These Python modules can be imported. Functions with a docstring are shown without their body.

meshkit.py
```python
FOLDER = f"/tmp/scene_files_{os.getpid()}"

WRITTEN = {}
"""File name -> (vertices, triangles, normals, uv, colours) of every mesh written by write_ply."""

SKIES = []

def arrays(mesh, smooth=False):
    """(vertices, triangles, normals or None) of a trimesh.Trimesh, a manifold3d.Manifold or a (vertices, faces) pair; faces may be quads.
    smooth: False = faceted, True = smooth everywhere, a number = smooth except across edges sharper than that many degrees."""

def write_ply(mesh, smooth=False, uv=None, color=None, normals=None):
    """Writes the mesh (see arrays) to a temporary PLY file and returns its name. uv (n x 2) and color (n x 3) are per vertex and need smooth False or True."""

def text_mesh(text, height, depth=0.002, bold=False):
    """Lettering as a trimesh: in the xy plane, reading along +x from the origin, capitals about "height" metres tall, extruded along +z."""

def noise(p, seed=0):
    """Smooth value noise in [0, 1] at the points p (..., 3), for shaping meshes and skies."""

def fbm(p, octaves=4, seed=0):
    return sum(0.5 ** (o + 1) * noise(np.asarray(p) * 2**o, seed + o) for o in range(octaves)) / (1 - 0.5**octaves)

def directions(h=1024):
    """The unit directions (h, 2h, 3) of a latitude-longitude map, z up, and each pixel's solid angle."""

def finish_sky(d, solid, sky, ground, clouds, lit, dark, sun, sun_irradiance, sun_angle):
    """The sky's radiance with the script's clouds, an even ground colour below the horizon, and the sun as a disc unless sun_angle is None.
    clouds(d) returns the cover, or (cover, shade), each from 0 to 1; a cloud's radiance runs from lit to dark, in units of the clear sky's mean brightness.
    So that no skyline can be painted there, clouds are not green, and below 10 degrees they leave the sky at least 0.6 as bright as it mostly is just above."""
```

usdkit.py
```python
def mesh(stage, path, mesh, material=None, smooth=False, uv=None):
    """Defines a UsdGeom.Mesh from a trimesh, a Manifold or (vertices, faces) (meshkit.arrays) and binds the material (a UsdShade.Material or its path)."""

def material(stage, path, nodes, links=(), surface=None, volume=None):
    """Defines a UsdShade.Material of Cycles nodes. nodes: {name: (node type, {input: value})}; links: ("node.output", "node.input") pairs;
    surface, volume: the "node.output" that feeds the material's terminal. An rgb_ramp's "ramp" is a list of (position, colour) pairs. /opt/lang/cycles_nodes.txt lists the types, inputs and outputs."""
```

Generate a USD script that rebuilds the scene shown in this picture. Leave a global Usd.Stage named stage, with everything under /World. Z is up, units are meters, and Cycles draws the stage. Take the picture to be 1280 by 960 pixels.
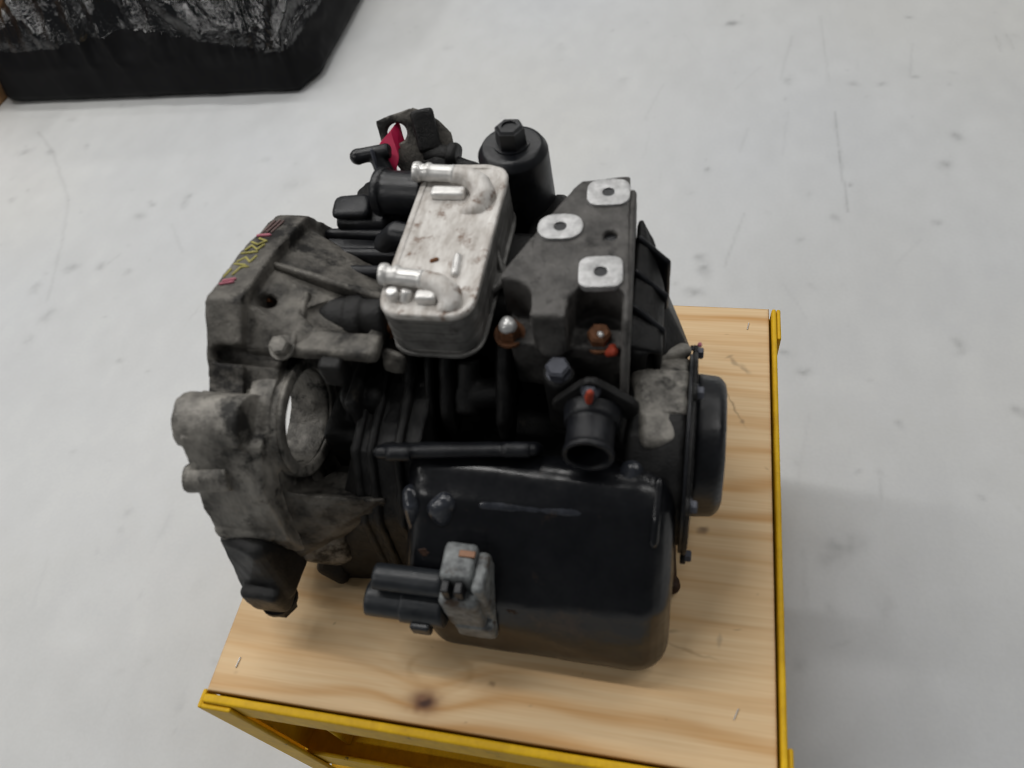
import math, random
import numpy as np, trimesh, usdkit, meshkit
import manifold3d as m3
from shapely.geometry import Polygon, Point, box as sbox, LineString
from shapely.ops import unary_union
from pxr import Usd, UsdGeom, UsdLux, UsdShade, Gf, Sdf, Vt

rng = np.random.default_rng(11)
stage = Usd.Stage.CreateInMemory()
UsdGeom.SetStageUpAxis(stage, "Z"); UsdGeom.SetStageMetersPerUnit(stage, 1.0)
UsdGeom.Xform.Define(stage, "/World"); UsdGeom.Scope.Define(stage, "/World/Looks")
M3 = m3.Manifold
H = 0.45                                   # height of the plywood top above the floor

# ------------------------------------------------------------------ camera, light, exposure
cam = UsdGeom.Camera.Define(stage, "/World/camera")
R = np.array([[.97548, .17365, -.13523], [.06321, -.80957, -.58361], [-.21082, .56075, -.80070]])   # rows: right, down, forward
Cpos = np.array([.4923, -.14362, .83932 + H])
mat = np.eye(4); mat[0, :3], mat[1, :3], mat[2, :3], mat[3, :3] = R[0], -R[1], -R[2], Cpos
cam.AddTransformOp().Set(Gf.Matrix4d(mat.tolist()))
cam.CreateHorizontalApertureAttr(36.0); cam.CreateVerticalApertureAttr(27.0)
cam.CreateFocalLengthAttr(36.0 * 956.1 / 1280)
cam.CreateClippingRangeAttr(Gf.Vec2f(0.02, 100))
cam.CreateFStopAttr(3.8); cam.CreateFocusDistanceAttr(1.15)
cam.CreateExposureAttr(-0.06)

def lamp(name, pos, size, power, yaw=0.0, col=(1, .985, .96)):
    l = UsdLux.RectLight.Define(stage, "/World/" + name)
    l.CreateWidthAttr(size[0]); l.CreateHeightAttr(size[1]); l.CreateIntensityAttr(power); l.CreateColorAttr(Gf.Vec3f(*col))
    l.AddTranslateOp().Set(Gf.Vec3d(*pos)); l.AddRotateZOp().Set(yaw)
# fluorescent ceiling lamps of the hall, then lamps added for glints and reflections
lamp("ceiling_lamp", (-1.6, 3.3, 4.6), (3.6, .2), 35.0)
lamp("ceiling_lamp_001", (3.5, 4.2, 4.6), (3.6, .2), 30.0)
lamp("ceiling_lamp_002", (-1.9, 1.0, 4.6), (3.6, .2), 35.0)
lamp("ceiling_lamp_003", (3.2, 1.0, 4.6), (3.6, .2), 20.0)
lamp("ceiling_lamp_004", (-4.0, -3.0, 4.6), (3.6, .3), 26.0)  # unseen lamp added for glints on the black wrap
lamp("ceiling_lamp_007", (-7.6, -1.0, 4.6), (3.6, .3), 26.0)  # another added lamp, to glint in the folds of the wrap
lamp("ceiling_lamp_005", (-4.7, 2.4, 4.6), (3.6, .3), 24.0, 90)  # added lamp, turned to leave a soft reflection along the floor
lamp("ceiling_lamp_006", (-1.0, 6.2, 4.6), (3.6, .2), 30.0)  # extra lamp put far back for reflections
dome = UsdLux.DomeLight.Define(stage, "/World/room_light")           # even ambient fill, added in place of the hall's bounce light

# ------------------------------------------------------------------ materials
def mat_(name, nodes, links, surface="p.BSDF"):
    return usdkit.material(stage, "/World/Looks/" + name, nodes, links, surface=surface)
wm = usdkit.material(stage, "/World/Looks/room", {"b": ("background_shader", {"color": (.93, .97, 1.0), "strength": .085})}, surface="b.background")
UsdShade.MaterialBindingAPI.Apply(dome.GetPrim()).Bind(wm)

def grimy(name, lo, hi, rough=.55, metal=0., spec=.4, scale=45., stain=None, stain_amt=.62, bump=.25, bscale=380., streak=(1, 1, 1), rvar=.15, coat=0.):
    """Worn surface: two tones in cloudy noise, an optional stain colour in blotches, fine grain relief."""
    n = {"g": ("geometry", {}), "mp": ("mapping", {"scale": streak}),
         "n1": ("noise_texture", {"scale": scale, "detail": 6., "roughness": .65}),
         "r1": ("rgb_ramp", {"ramp": [(.32, lo), (.68, hi)]}),
         "n2": ("noise_texture", {"scale": bscale, "detail": 4., "roughness": .7}),
         "n3": ("noise_texture", {"scale": scale * .55, "detail": 7., "roughness": .7}),
         "mr": ("map_range", {"from_min": .3, "from_max": .7, "to_min": rough - rvar, "to_max": rough + rvar}),
         "b": ("bump", {"strength": bump, "distance": .0012}),
         "p": ("principled_bsdf", {"metallic": metal, "specular_ior_level": spec, "coat_weight": coat, "coat_roughness": .15})}
    l = [("g.position", "mp.vector"), ("mp.vector", "n1.vector"), ("mp.vector", "n2.vector"), ("g.position", "n3.vector"), ("n1.fac", "r1.fac"),
         ("n3.fac", "mr.value"), ("mr.result", "p.roughness"), ("n2.fac", "b.height"), ("b.normal", "p.normal")]
    if stain:
        n["r3"] = ("rgb_ramp", {"ramp": [(stain_amt, (0, 0, 0)), (min(stain_amt + .1, 1), (1, 1, 1))]})
        n["mx"] = ("mix", {"mix_type": "mix", "color2": stain})
        l += [("n3.fac", "r3.fac"), ("r3.color", "mx.fac"), ("r1.color", "mx.color1"), ("mx.color", "p.base_color")]
    else:
        l += [("r1.color", "p.base_color")]
    return mat_(name, n, l)

def plain(name, c, rough=.5, metal=0., spec=.5):
    return mat_(name, {"g": ("geometry", {}), "n": ("noise_texture", {"scale": 120., "detail": 4.}),
                       "r": ("rgb_ramp", {"ramp": [(.25, tuple(x * .75 for x in c)), (.75, tuple(min(1, x * 1.15) for x in c))]}),
                       "p": ("principled_bsdf", {"roughness": rough, "metallic": metal, "specular_ior_level": spec})},
                [("g.position", "n.vector"), ("n.fac", "r.fac"), ("r.color", "p.base_color")])

CAST = grimy("grimy_aluminium", (.024, .022, .020), (.195, .182, .160), .55, .2, .4, 34., (.012, .011, .010), .53, 1.0, 230.)
CASTL = grimy("grey_aluminium", (.066, .062, .055), (.345, .325, .29), .5, .15, .45, 44., (.020, .019, .017), .53, 1.0, 230., (1, 1, .4))
CASTD = grimy("oily_shaded_casting", (.004, .004, .0045), (.018, .0175, .017), .45, .0, .3, 40., (.065, .055, .042), .63, .8)  # oily black castings; also carries the painted shade of the right end
BLACK = grimy("black_housing", (.004, .0045, .006), (.012, .013, .017), .40, 0., .4, 50., (.045, .045, .045), .68, .45)
PANM = grimy("black_painted_steel", (.004, .0045, .006), (.009, .0095, .0115), .25, 0., .42, 30., (.034, .022, .016), .60, .18, 120., (1, 1, 1), .08)
PANE = grimy("highlight_black_paint", (.012, .0135, .018), (.045, .049, .060), .22, 0., .6, 60., (.06, .035, .02), .62, .3, 160.)  # lighter tone paints the highlight onto the pan ridge and dimples
PLAST = grimy("black_plastic", (.005, .0055, .007), (.011, .012, .015), .38, 0., .45, 60., None, .6, .2)
BRACK = grimy("bracket_aluminium", (.040, .038, .036), (.122, .116, .110), .5, .2, .4, 40., (.020, .019, .018), .56, 1.0, 240.)
MACH = grimy("machined_aluminium", (.30, .30, .30), (.56, .56, .56), .38, .35, .5, 90., None, .6, .12)
COOL = grimy("cooler_aluminium", (.38, .345, .31), (.77, .75, .72), .6, .1, .4, 75., (.22, .155, .12), .55, .25, 260., (1, .35, 1))
COOLS = grimy("cooler_side", (.095, .092, .086), (.23, .225, .215), .5, .35, .5, 60., (.07, .065, .06), .6, .3, 260.)
STUB = grimy("stub_aluminium", (.60, .59, .57), (.80, .79, .77), .35, .35, .5, 70., (.38, .33, .28), .66, .12)
RUST = grimy("rusty_steel", (.10, .042, .018), (.24, .105, .05), .7, .1, .3, 110., (.04, .022, .014), .62, .5)
RUSTD = grimy("dark_rust", (.02, .012, .009), (.06, .03, .018), .6, .1, .3, 90., (.01, .009, .008), .6, .5)
BRIGHT = plain("bright_steel", (.75, .75, .74), .3, .4)
STEEL = plain("blue_grey_steel", (.085, .09, .11), .45, .3)
CONN = grimy("grey_connector", (.05, .053, .056), (.26, .275, .275), .5, 0., .4, 80., (.055, .034, .02), .56, .3)
CONNB = grimy("dark_plug_plastic", (.010, .012, .015), (.020, .023, .027), .42, 0., .45, 70., None, .6, .15)
ORANGE = plain("orange_paint", (.36, .042, .014), .7)
YELPEN = plain("yellow_marker", (.40, .36, .10), .7)
PINKPEN = plain("pink_marker", (.48, .15, .20), .7)
FADED = plain("faded_pink_marker", (.15, .095, .09), .8)
PINK = mat_("pink_tape", {"p": ("principled_bsdf", {"base_color": (.62, .012, .09), "roughness": .45}), "t": ("translucent_bsdf", {"color": (.6, .01, .08)}),
                          "m": ("mix_closure", {"fac": .25})}, [("p.BSDF", "m.closure1"), ("t.BSDF", "m.closure2")], "m.closure")
COPPER = plain("copper_tab", (.22, .11, .06), .5, .3)
YELLOW = mat_("yellow_paint", {"g": ("geometry", {}), "n": ("noise_texture", {"scale": 26., "detail": 8., "roughness": .72}), "mp": ("mapping", {"scale": (1.5, 1, 1)}),
                               "r": ("rgb_ramp", {"ramp": [(.0, (.03, .026, .02)), (.30, (.09, .07, .03)), (.35, (.62, .36, .012)), (.62, (.80, .49, .014)), (.8, (.82, .53, .04))]}),
                               "n2": ("noise_texture", {"scale": 220., "detail": 4.}), "b": ("bump", {"strength": .25, "distance": .0015}),
                               "p": ("principled_bsdf", {"roughness": .5, "specular_ior_level": .2})},
              [("g.position", "mp.vector"), ("mp.vector", "n.vector"), ("n.fac", "r.fac"), ("r.color", "p.base_color"), ("g.position", "n2.vector"), ("n2.fac", "b.height"), ("b.normal", "p.normal")])
TRAY = grimy("matte_black_plastic", (.003, .003, .0035), (.006, .006, .007), .5, 0., .14, 8., None, .6, .2, 60.)
CARD = grimy("cardboard", (.28, .15, .07), (.38, .22, .11), .8, 0., .2, 9., None, .6, .2, 160.)
FLOORM = mat_("painted_concrete", {"a": ("attribute", {"attribute": "tint"}), "g": ("geometry", {}), "n": ("noise_texture", {"scale": 140., "detail": 5., "roughness": .7}),
                                   "n0": ("noise_texture", {"scale": 5., "detail": 5., "roughness": .6}),
                                   "mr": ("map_range", {"from_min": .3, "from_max": .7, "to_min": .34, "to_max": .50}),
                                   "r": ("rgb_ramp", {"ramp": [(.3, (.94, .94, .94)), (.7, (1, 1, 1))]}), "mx": ("mix", {"mix_type": "multiply", "fac": 1.}),
                                   "b": ("bump", {"strength": .06, "distance": .002}), "p": ("principled_bsdf", {"specular_ior_level": .45})},
              [("g.position", "n.vector"), ("g.position", "n0.vector"), ("n0.fac", "mr.value"), ("mr.result", "p.roughness"), ("n.fac", "r.fac"), ("a.color", "mx.color1"), ("r.color", "mx.color2"), ("mx.color", "p.base_color"), ("n.fac", "b.height"), ("b.normal", "p.normal")])
WOODM = mat_("pine_plywood", {"a": ("attribute", {"attribute": "tint"}), "g": ("geometry", {}), "mp": ("mapping", {"scale": (6, 220, 60)}), "n": ("noise_texture", {"scale": 1.6, "detail": 6., "roughness": .7}),
                              "r": ("rgb_ramp", {"ramp": [(.25, (.90, .88, .85)), (.7, (1, 1, 1))]}), "mx": ("mix", {"mix_type": "multiply", "fac": 1.}),
                              "b": ("bump", {"strength": .18, "distance": .001}), "p": ("principled_bsdf", {"roughness": .62, "specular_ior_level": .3})},
             [("g.position", "mp.vector"), ("mp.vector", "n.vector"), ("n.fac", "r.fac"), ("a.color", "mx.color1"), ("r.color", "mx.color2"), ("mx.color", "p.base_color"), ("n.fac", "b.height"), ("b.normal", "p.normal")])
FILM = mat_("black_wrap", {"g": ("geometry", {}), "mp": ("mapping", {"scale": (14, 14, 3.2), "rotation": (.25, .2, 0)}),
                           "n": ("noise_texture", {"scale": 1.5, "detail": 6., "roughness": .62, "distortion": .8}), "n2": ("noise_texture", {"scale": 30., "detail": 4.}),
                           "ad": ("math", {"math_type": "multiply_add", "value2": .12}),
                           "b": ("bump", {"strength": .55, "distance": .02}), "p": ("principled_bsdf", {"base_color": (.002, .002, .0025), "roughness": .075, "specular_ior_level": 1.0})},
            [("g.position", "mp.vector"), ("mp.vector", "n.vector"), ("g.position", "n2.vector"), ("n2.fac", "ad.value1"), ("n.fac", "ad.value3"), ("ad.value", "b.height"), ("b.normal", "p.normal")])

# ------------------------------------------------------------------ helpers
LOC, USED = {}, {}
def numbered(path):
    k = USED.get(path, -1) + 1; USED[path] = k
    return path if k == 0 else f"{path}_{k:03d}"
def tag(p, label=None, cat=None, group=None, kind=None):
    for k, v in (("label", label), ("category", cat), ("group", group), ("kind", kind)):
        if v: p.SetCustomDataByKey(k, v)
    return p
def thing(name, loc, label, cat):
    path = numbered("/World/" + name); x = UsdGeom.Xform.Define(stage, path)
    loc = np.array(loc, float) + [0, 0, H]; x.AddTranslateOp().Set(Gf.Vec3d(*loc)); LOC[path] = loc
    tag(x.GetPrim(), label, cat); return path
def tri(m):
    if isinstance(m, M3):
        a = m.to_mesh(); return trimesh.Trimesh(np.array(a.vert_properties[:, :3]), np.array(a.tri_verts), process=False)
    return m
def put(parent, name, mesh, material, smooth=35, label=None):
    """A part (mesh in board coordinates: origin at the front left corner of the plywood top)."""
    m = tri(mesh).copy(); path = numbered(parent + "/" + name); LOC[path] = LOC[parent]
    m.apply_translation(np.array([0, 0, H]) - LOC[parent])
    p = usdkit.mesh(stage, path, m, material, smooth=smooth)
    tag(p.GetPrim(), label); return path
def prism(poly, axis, lo, hi):
    """Extrudes a polygon (list of points or shapely) along an axis; the polygon lies in (y,z), (x,z) or (x,y)."""
    if not hasattr(poly, "geom_type"): poly = Polygon(poly)
    polys = []
    for g in getattr(poly, "geoms", [poly]):
        g = g if g.exterior.is_ccw else Polygon(list(g.exterior.coords)[::-1], g.interiors)
        polys.append(np.array(g.exterior.coords)[:-1])
        for i in g.interiors:
            c = np.array(i.coords)[:-1]; polys.append(c[::-1] if i.is_ccw else c)
    e = m3.CrossSection(polys, m3.FillRule.EvenOdd).extrude(hi - lo)
    T = {"x": [[0, 0, 1, lo], [1, 0, 0, 0], [0, 1, 0, 0]], "y": [[1, 0, 0, 0], [0, 0, 1, lo], [0, 1, 0, 0]], "z": [[1, 0, 0, 0], [0, 1, 0, 0], [0, 0, 1, lo]]}[axis]
    return e.transform(np.array(T, float))
def hullp(*polys):
    """Hull of points."""
    return M3.hull_points(np.array([p for q in polys for p in q], float))
def at_x(poly, x): return [(x, a, b) for a, b in poly]
def ball(c, r, n=20): return M3.sphere(r, n).translate(c)
def rod(a, b, r0, r1=None, n=32):
    a, b = np.array(a, float), np.array(b, float); d = b - a; L = np.linalg.norm(d); z = d / L
    x = np.cross([0, 0, 1.], z) if abs(z[2]) < .99 else np.array([1., 0, 0]); x /= np.linalg.norm(x); y = np.cross(z, x)
    return M3.cylinder(L, r0, r0 if r1 is None else r1, n).transform(np.column_stack([x, y, z, a]))
def tube(pts, r, n=14):
    rs = r if hasattr(r, "__len__") else [r] * len(pts)
    s = [ball(p, q, n) for p, q in zip(pts, rs)]
    return M3.batch_boolean([M3.batch_hull([s[i], s[i + 1]]) for i in range(len(s) - 1)], m3.OpType.Add)
def rbox(lo, hi, r=.004, n=10):
    lo, hi = np.array(lo, float), np.array(hi, float); r = min(r, (hi - lo).min() / 2 - 1e-5)
    return M3.batch_hull([ball((x, y, z), r, n) for x in (lo[0] + r, hi[0] - r) for y in (lo[1] + r, hi[1] - r) for z in (lo[2] + r, hi[2] - r)])
def rhull(pts, r=.006, n=12):
    return M3.batch_hull([ball(p, r, n) for p in pts])
def add(*ms): return M3.batch_boolean(list(ms), m3.OpType.Add)
def cast(m, L=.006, it=8, amp=.0008, freq=60., seed=0):
    """Rounds the edges of a solid as a sand casting has them and gives it a slightly uneven skin."""
    t = tri(m.refine_to_length(L)); t.merge_vertices()
    if it: trimesh.smoothing.filter_taubin(t, lamb=.55, nu=.53, iterations=it)
    if amp:
        v = np.array(t.vertices); t.vertices = v + t.vertex_normals * ((meshkit.fbm(v * freq + 31.7, 3, seed) - .5) * 2 * amp)[:, None]
    return t
def hexbolt(parent, name, c, d, r, h, material, washer=None, label=None):
    c, d = np.array(c, float), np.array(d, float); d /= np.linalg.norm(d)
    head = add(rod(c, c + d * h * .82, r, n=6), rod(c + d * h * .8, c + d * h, r * .98, r * .8, n=6), rod(c - d * h * .25, c + d * .0004, r * (washer or 1.25), n=24))
    return put(parent, name, head, material, 30, label)
def strip(parent, name, pts, r, material, label=None, squash=None):
    return put(parent, name, tube(pts, r, 8), material, True, label)

# ------------------------------------------------------------------ floor
FSEG = [(.845,1.684,.847,1.522,.5,3),(.847,1.522,.852,1.305,.6,3),(.833,2.146,.839,1.826,.25,3),(.578,1.117,.621,1.294,.35,3),(.714,1.83,.752,2.045,.25,4),(-1.561,1.626,-1.446,1.525,.35,4),(-1.446,1.525,-1.261,1.307,.3,4),(-1.261,1.307,-1.187,1.145,.3,4),(-1.187,1.145,-1.102,.928,.25,4),(1.277,2.014,1.278,1.938,.3,3),(1.304,2.025,1.306,1.948,.3,3),(1.064,1.987,1.043,1.837,.25,3),(.63,1.62,.61,1.523,.2,4),(.359,1.658,.402,1.822,.2,3),(.731,1.687,.712,1.507,.2,3),(.72,.447,.726,.348,.2,4),(.995,1.218,.939,1.142,.15,4),(-.879,1.217,-.798,1.113,.2,4),(-.996,1.062,-.978,1.098,.3,4),(.759,.288,.79,.304,.2,3),(.858,.602,.857,.561,.3,3),(-.485,.305,-.483,.392,.15,4),(-.699,.263,-.677,.168,.15,4)]
FSPOT = [(.584,2.12,.45,9),(.532,1.454,.5,4),(.535,1.113,.45,9),(.516,1.039,.4,8),(.524,1.15,.3,6),(.902,1.806,.35,6),(.966,1.804,.3,6),(1.056,1.829,.4,4),(1.072,2.121,.35,4),(1.118,1.583,.35,7),(1.078,1.477,.35,8),(.861,1.403,.4,3),(.823,1.283,.4,5),(1.036,1.276,.5,4),(-1.553,1.525,.3,10),(-1.458,1.525,.3,6),(-1.34,1.552,.3,5),(-1.455,1.304,.3,6),(-.98,1.296,.3,6),(-.879,1.298,.3,6),(-.993,1.246,.3,7),(-1.096,1.042,.3,8),(-1.015,1.052,.3,7),(-1.163,.967,.25,9),(-1.07,.876,.25,9),(-1.081,.797,.2,8),(-.882,1.331,.3,5),(1.032,.926,.3,6),(1.114,.77,.35,6),(.738,.835,.4,5),(.735,1.83,.25,9),(.769,.452,.25,12),(.802,.471,.2,12),(.701,.883,.3,5),(.744,1.21,.2,5),(1.032,.906,.2,5),(.904,.725,.25,4),(.822,.614,.3,3),(1.018,.586,.25,3),(-.579,.381,.2,5),(-.796,.755,.25,5),(-.921,1.036,.25,5),(.71,.256,.2,5),(.849,.364,.15,8),(-.282,2.038,.15,8),(.079,2.019,.15,8),(.288,1.845,.2,6),(-.708,1.488,.2,8),(-.571,1.386,.12,14),(-1.47,1.687,.25,8),(-.302,.048,.2,5),(-1.289,2.244,.1,6)]
def axis_(lo, hi, step, far):
    return np.concatenate([np.linspace(-far, lo - .05, 14), np.arange(lo, hi, step), np.linspace(hi + .05, far, 14)])
def tinted(path, v, f, tint, material, smooth=True, local=None):
    p = usdkit.mesh(stage, path, (v, f), material, smooth=smooth)
    UsdGeom.PrimvarsAPI(p).CreatePrimvar("tint", Sdf.ValueTypeNames.Color3fArray, "vertex").Set(Vt.Vec3fArray.FromNumpy(np.asarray(tint, np.float32)))
    return p
def grid_faces(nx, ny):
    i = np.arange(nx * ny).reshape(ny, nx); a, b, c, d = i[:-1, :-1].ravel(), i[:-1, 1:].ravel(), i[1:, 1:].ravel(), i[1:, :-1].ravel()
    return np.vstack([np.c_[a, b, c], np.c_[a, c, d]])
gx, gy = axis_(-1.7, 1.55, .0055, 7), axis_(-.25, 2.6, .0055, 7)
X, Y = np.meshgrid(gx, gy); P = np.c_[X.ravel(), Y.ravel(), 0 * X.ravel()]
cloud = meshkit.fbm(P * [2.2, 2.2, 1] + 7, 4, 3); fine = meshkit.fbm(P * [25, 16, 1] + 3, 3, 9)
dirt = .045 * (cloud - .5) * 2 + .045 * (fine - .5) * 2
wob = (meshkit.fbm(P * 40, 2, 5) - .5) * .012; mott = .35 + .9 * meshkit.noise(P * 95, 4)
for x0, y0, x1, y1, w, r in FSEG:
    d = np.array([x1 - x0, y1 - y0]); L2 = d @ d
    near = np.where((P[:, 0] > min(x0, x1) - .03) & (P[:, 0] < max(x0, x1) + .03) & (P[:, 1] > min(y0, y1) - .03) & (P[:, 1] < max(y0, y1) + .03))[0]
    q = P[near, :2] - [x0, y0]; t = np.clip(q @ d / L2, 0, 1); dist = np.linalg.norm(q - t[:, None] * d + wob[near, None] * .5, axis=1)
    dirt[near] += .45 * w * np.exp(-(dist / (r * .0011)) ** 2) * (.6 + .4 * fine[near])
def spot(x0, y0, w, r, ang):
    near = np.where((abs(P[:, 0] - x0) < .06) & (abs(P[:, 1] - y0) < .06))[0]; q = P[near, :2] - [x0, y0] + wob[near, None] * [.8, -1.1]
    c, s = math.cos(ang), math.sin(ang); e = (q @ [c, s] / 1.5) ** 2 + (q @ [-s, c]) ** 2
    dirt[near] += .80 * w * np.exp(-e / (r * .0017) ** 2) * mott[near]
for x0, y0, w, r in FSPOT: spot(x0, y0, w, r, rng.uniform(0, 3))
for _ in range(300): spot(rng.uniform(-1.7, 1.5), rng.uniform(-.2, 2.55), rng.uniform(.05, .19), rng.uniform(1.2, 4), rng.uniform(0, 3))
for _ in range(40):
    x0, y0, a, L = rng.uniform(-1.7, 1.5), rng.uniform(-.2, 2.5), rng.normal(1.5, .5), rng.uniform(.03, .16)
    x1, y1 = x0 + L * math.cos(a), y0 + L * math.sin(a); d = np.array([x1 - x0, y1 - y0])
    near = np.where((P[:, 0] > min(x0, x1) - .02) & (P[:, 0] < max(x0, x1) + .02) & (P[:, 1] > min(y0, y1) - .02) & (P[:, 1] < max(y0, y1) + .02))[0]
    q = P[near, :2] - [x0, y0]; t = np.clip(q @ d / (d @ d), 0, 1); dist = np.linalg.norm(q - t[:, None] * d + wob[near, None] * .4, axis=1)
    dirt[near] += rng.uniform(.02, .06) * np.exp(-(dist / .003) ** 2)
warm = meshkit.fbm(P * [1.3, 1.3, 1] + 19, 3, 8)[:, None]
tint = np.array([.565, .572, .570]) * (1 - np.clip(dirt, -.1, .85))[:, None] * (1 + (warm - .5) * [.05, .02, -.05])
fl = tinted("/World/floor", P, grid_faces(len(gx), len(gy)), tint, FLOORM); tag(fl.GetPrim(), "light grey painted concrete floor with scuffs and hairline scratches", "floor", kind="structure")

# ------------------------------------------------------------------ cart
W, D = .61, .60
cart = thing("cart", (W / 2, D / 2, -H), "yellow painted steel cart with plywood top and open lower tray", "cart")
t_ = .005
def bar(lo, hi): return M3.cube(np.array(hi, float) - np.array(lo, float)).translate(lo)
# top rails: angle iron, upright web outside the board, seat below it
put(cart, "top_rail", cast(add(rbox((-.0008, -.0128, -.052), (W + .0028, -.003, .001), .003), bar((.028, -.006, -.021), (W - .028, .03, -.017))), .012, 2, .0006, 25, 3), YELLOW)
put(cart, "top_rail", add(rbox((.02, D - .014, -.065), (W - .02, D - .008, -.018), .003), bar((.02, D - .04, -.021), (W - .02, D - .009, -.0172))), YELLOW)
put(cart, "top_rail", add(rbox((.008, .02, -.065), (.014, D - .02, -.018), .003), bar((.009, .02, -.021), (.04, D - .02, -.0172))), YELLOW)
put(cart, "top_rail", cast(add(rbox((W + .0028, -.004, -.055), (W + .0092, D - .004, .005), .0030), bar((W - .03, .02, -.0215), (W + .006, D - .02, -.0172))), .012, 2, .0005, 25, 5), YELLOW)
for sx, sy in ((0, 0), (1, 0), (0, 1), (1, 1)):
    if (sx, sy) == (0, 0): x0, y0, xa, ya, tp_ = -.0065, -.0185, (-.0065, .034), (-.0185, .002), -.003
    if (sx, sy) == (1, 0): x0, y0, xa, ya, tp_ = W + .0097, -.0185, (W - .030, W + .0152), (-.0185, .034), .000
    if (sx, sy) == (0, 1): x0, y0, xa, ya, tp_ = .002, D - .0075, (.002, .034), (D - .04, D - .002), -.018
    if (sx, sy) == (1, 1): x0, y0, xa, ya, tp_ = W + .0097, D - .0075, (W - .030, W + .0152), (D - .055, D - .002), .002
    wing = -.018 if sy else tp_ - .001
    put(cart, "leg", add(rbox((x0, ya[0], -H + .02), (x0 + .0055, ya[1], tp_), .0022), rbox((xa[0], y0, -H + .02), (xa[1] - .001 * sx, y0 + .0055, wing), .0022)), YELLOW)
    cx, cy = (.03 if sx == 0 else W), (.0 if sy == 0 else D - .035)
    put(cart, "foot", rbox((cx - .03, cy - .03, -H), (cx + .03, cy + .03, -H + .019), .004), YELLOW)
put(cart, "side_panel", rbox((.005, -.002, -.312), (.0075, D - .03, -.0225), .001), YELLOW)
put(cart, "tray", add(rbox((.0, -.004, -.3165), (W, D + .004, -.3125), .0015), rbox((.02, -.012, -.345), (W - .02, -.006, -.275), .0028)), YELLOW)
put(cart, "upright", rbox((.062, .012, -.312), (.068, .06, -.055), .0025), YELLOW)
hexbolt(cart, "bolt", (.137, -.012, -.262 - .03), (0, -1, .1), .008, .007, STEEL)

# ------------------------------------------------------------------ plywood
bx, by = np.linspace(0, W, 430), np.linspace(0, D, 424)
X, Y = np.meshgrid(bx, by); x, y = X.ravel(), Y.ravel(); P3 = np.c_[x, y, 0 * x]
g = y + .012 * (meshkit.fbm(P3 * [4, 9, 1] + 2, 3, 21) - .5) * 2 + .02 * (meshkit.noise(P3 * [2.2, 3, 1] + 5, 22) - .5)
for kx, ky, ax, ay, amp in ((.250, .0235, .045, .022, .020), (.262, .060, .07, .026, .030), (.32, .052, .06, .02, -.012), (.565, .505, .09, .03, .018), (.545, .30, .10, .05, .016), (.10, .05, .12, .03, .010)):
    g = g + amp * np.exp(-((x - kx) / ax) ** 2 - ((y - ky) / ay) ** 2)
ring = .5 + .5 * np.sin(2 * np.pi * g * 26 + 9 * meshkit.fbm(P3 * [2.5, 9, 1], 3, 23))
ring = ring ** 2.2; patch = meshkit.fbm(P3 * [3, 10, 1] + 11, 3, 24)
streak = meshkit.fbm(P3 * [6, 260, 1], 3, 25)
fineg = meshkit.fbm(P3 * [9, 420, 1] + 17, 3, 27); ring2 = .5 + .5 * np.sin(2 * np.pi * g * 95 + 7 * meshkit.fbm(P3 * [2.5, 12, 1], 3, 28))
k = np.clip(.34 * (fineg - .45) + .24 * ring2 * (1 - patch) + .70 * ring * np.clip(-.45 + 2.2 * patch, .10, 1.3) + .18 * (streak - .5) + .10 * patch, 0, 1)[:, None]
light, darkw = np.array([.83, .61, .36]), np.array([.62, .345, .13])
wood = light * (1 - k) + darkw * k
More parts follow.
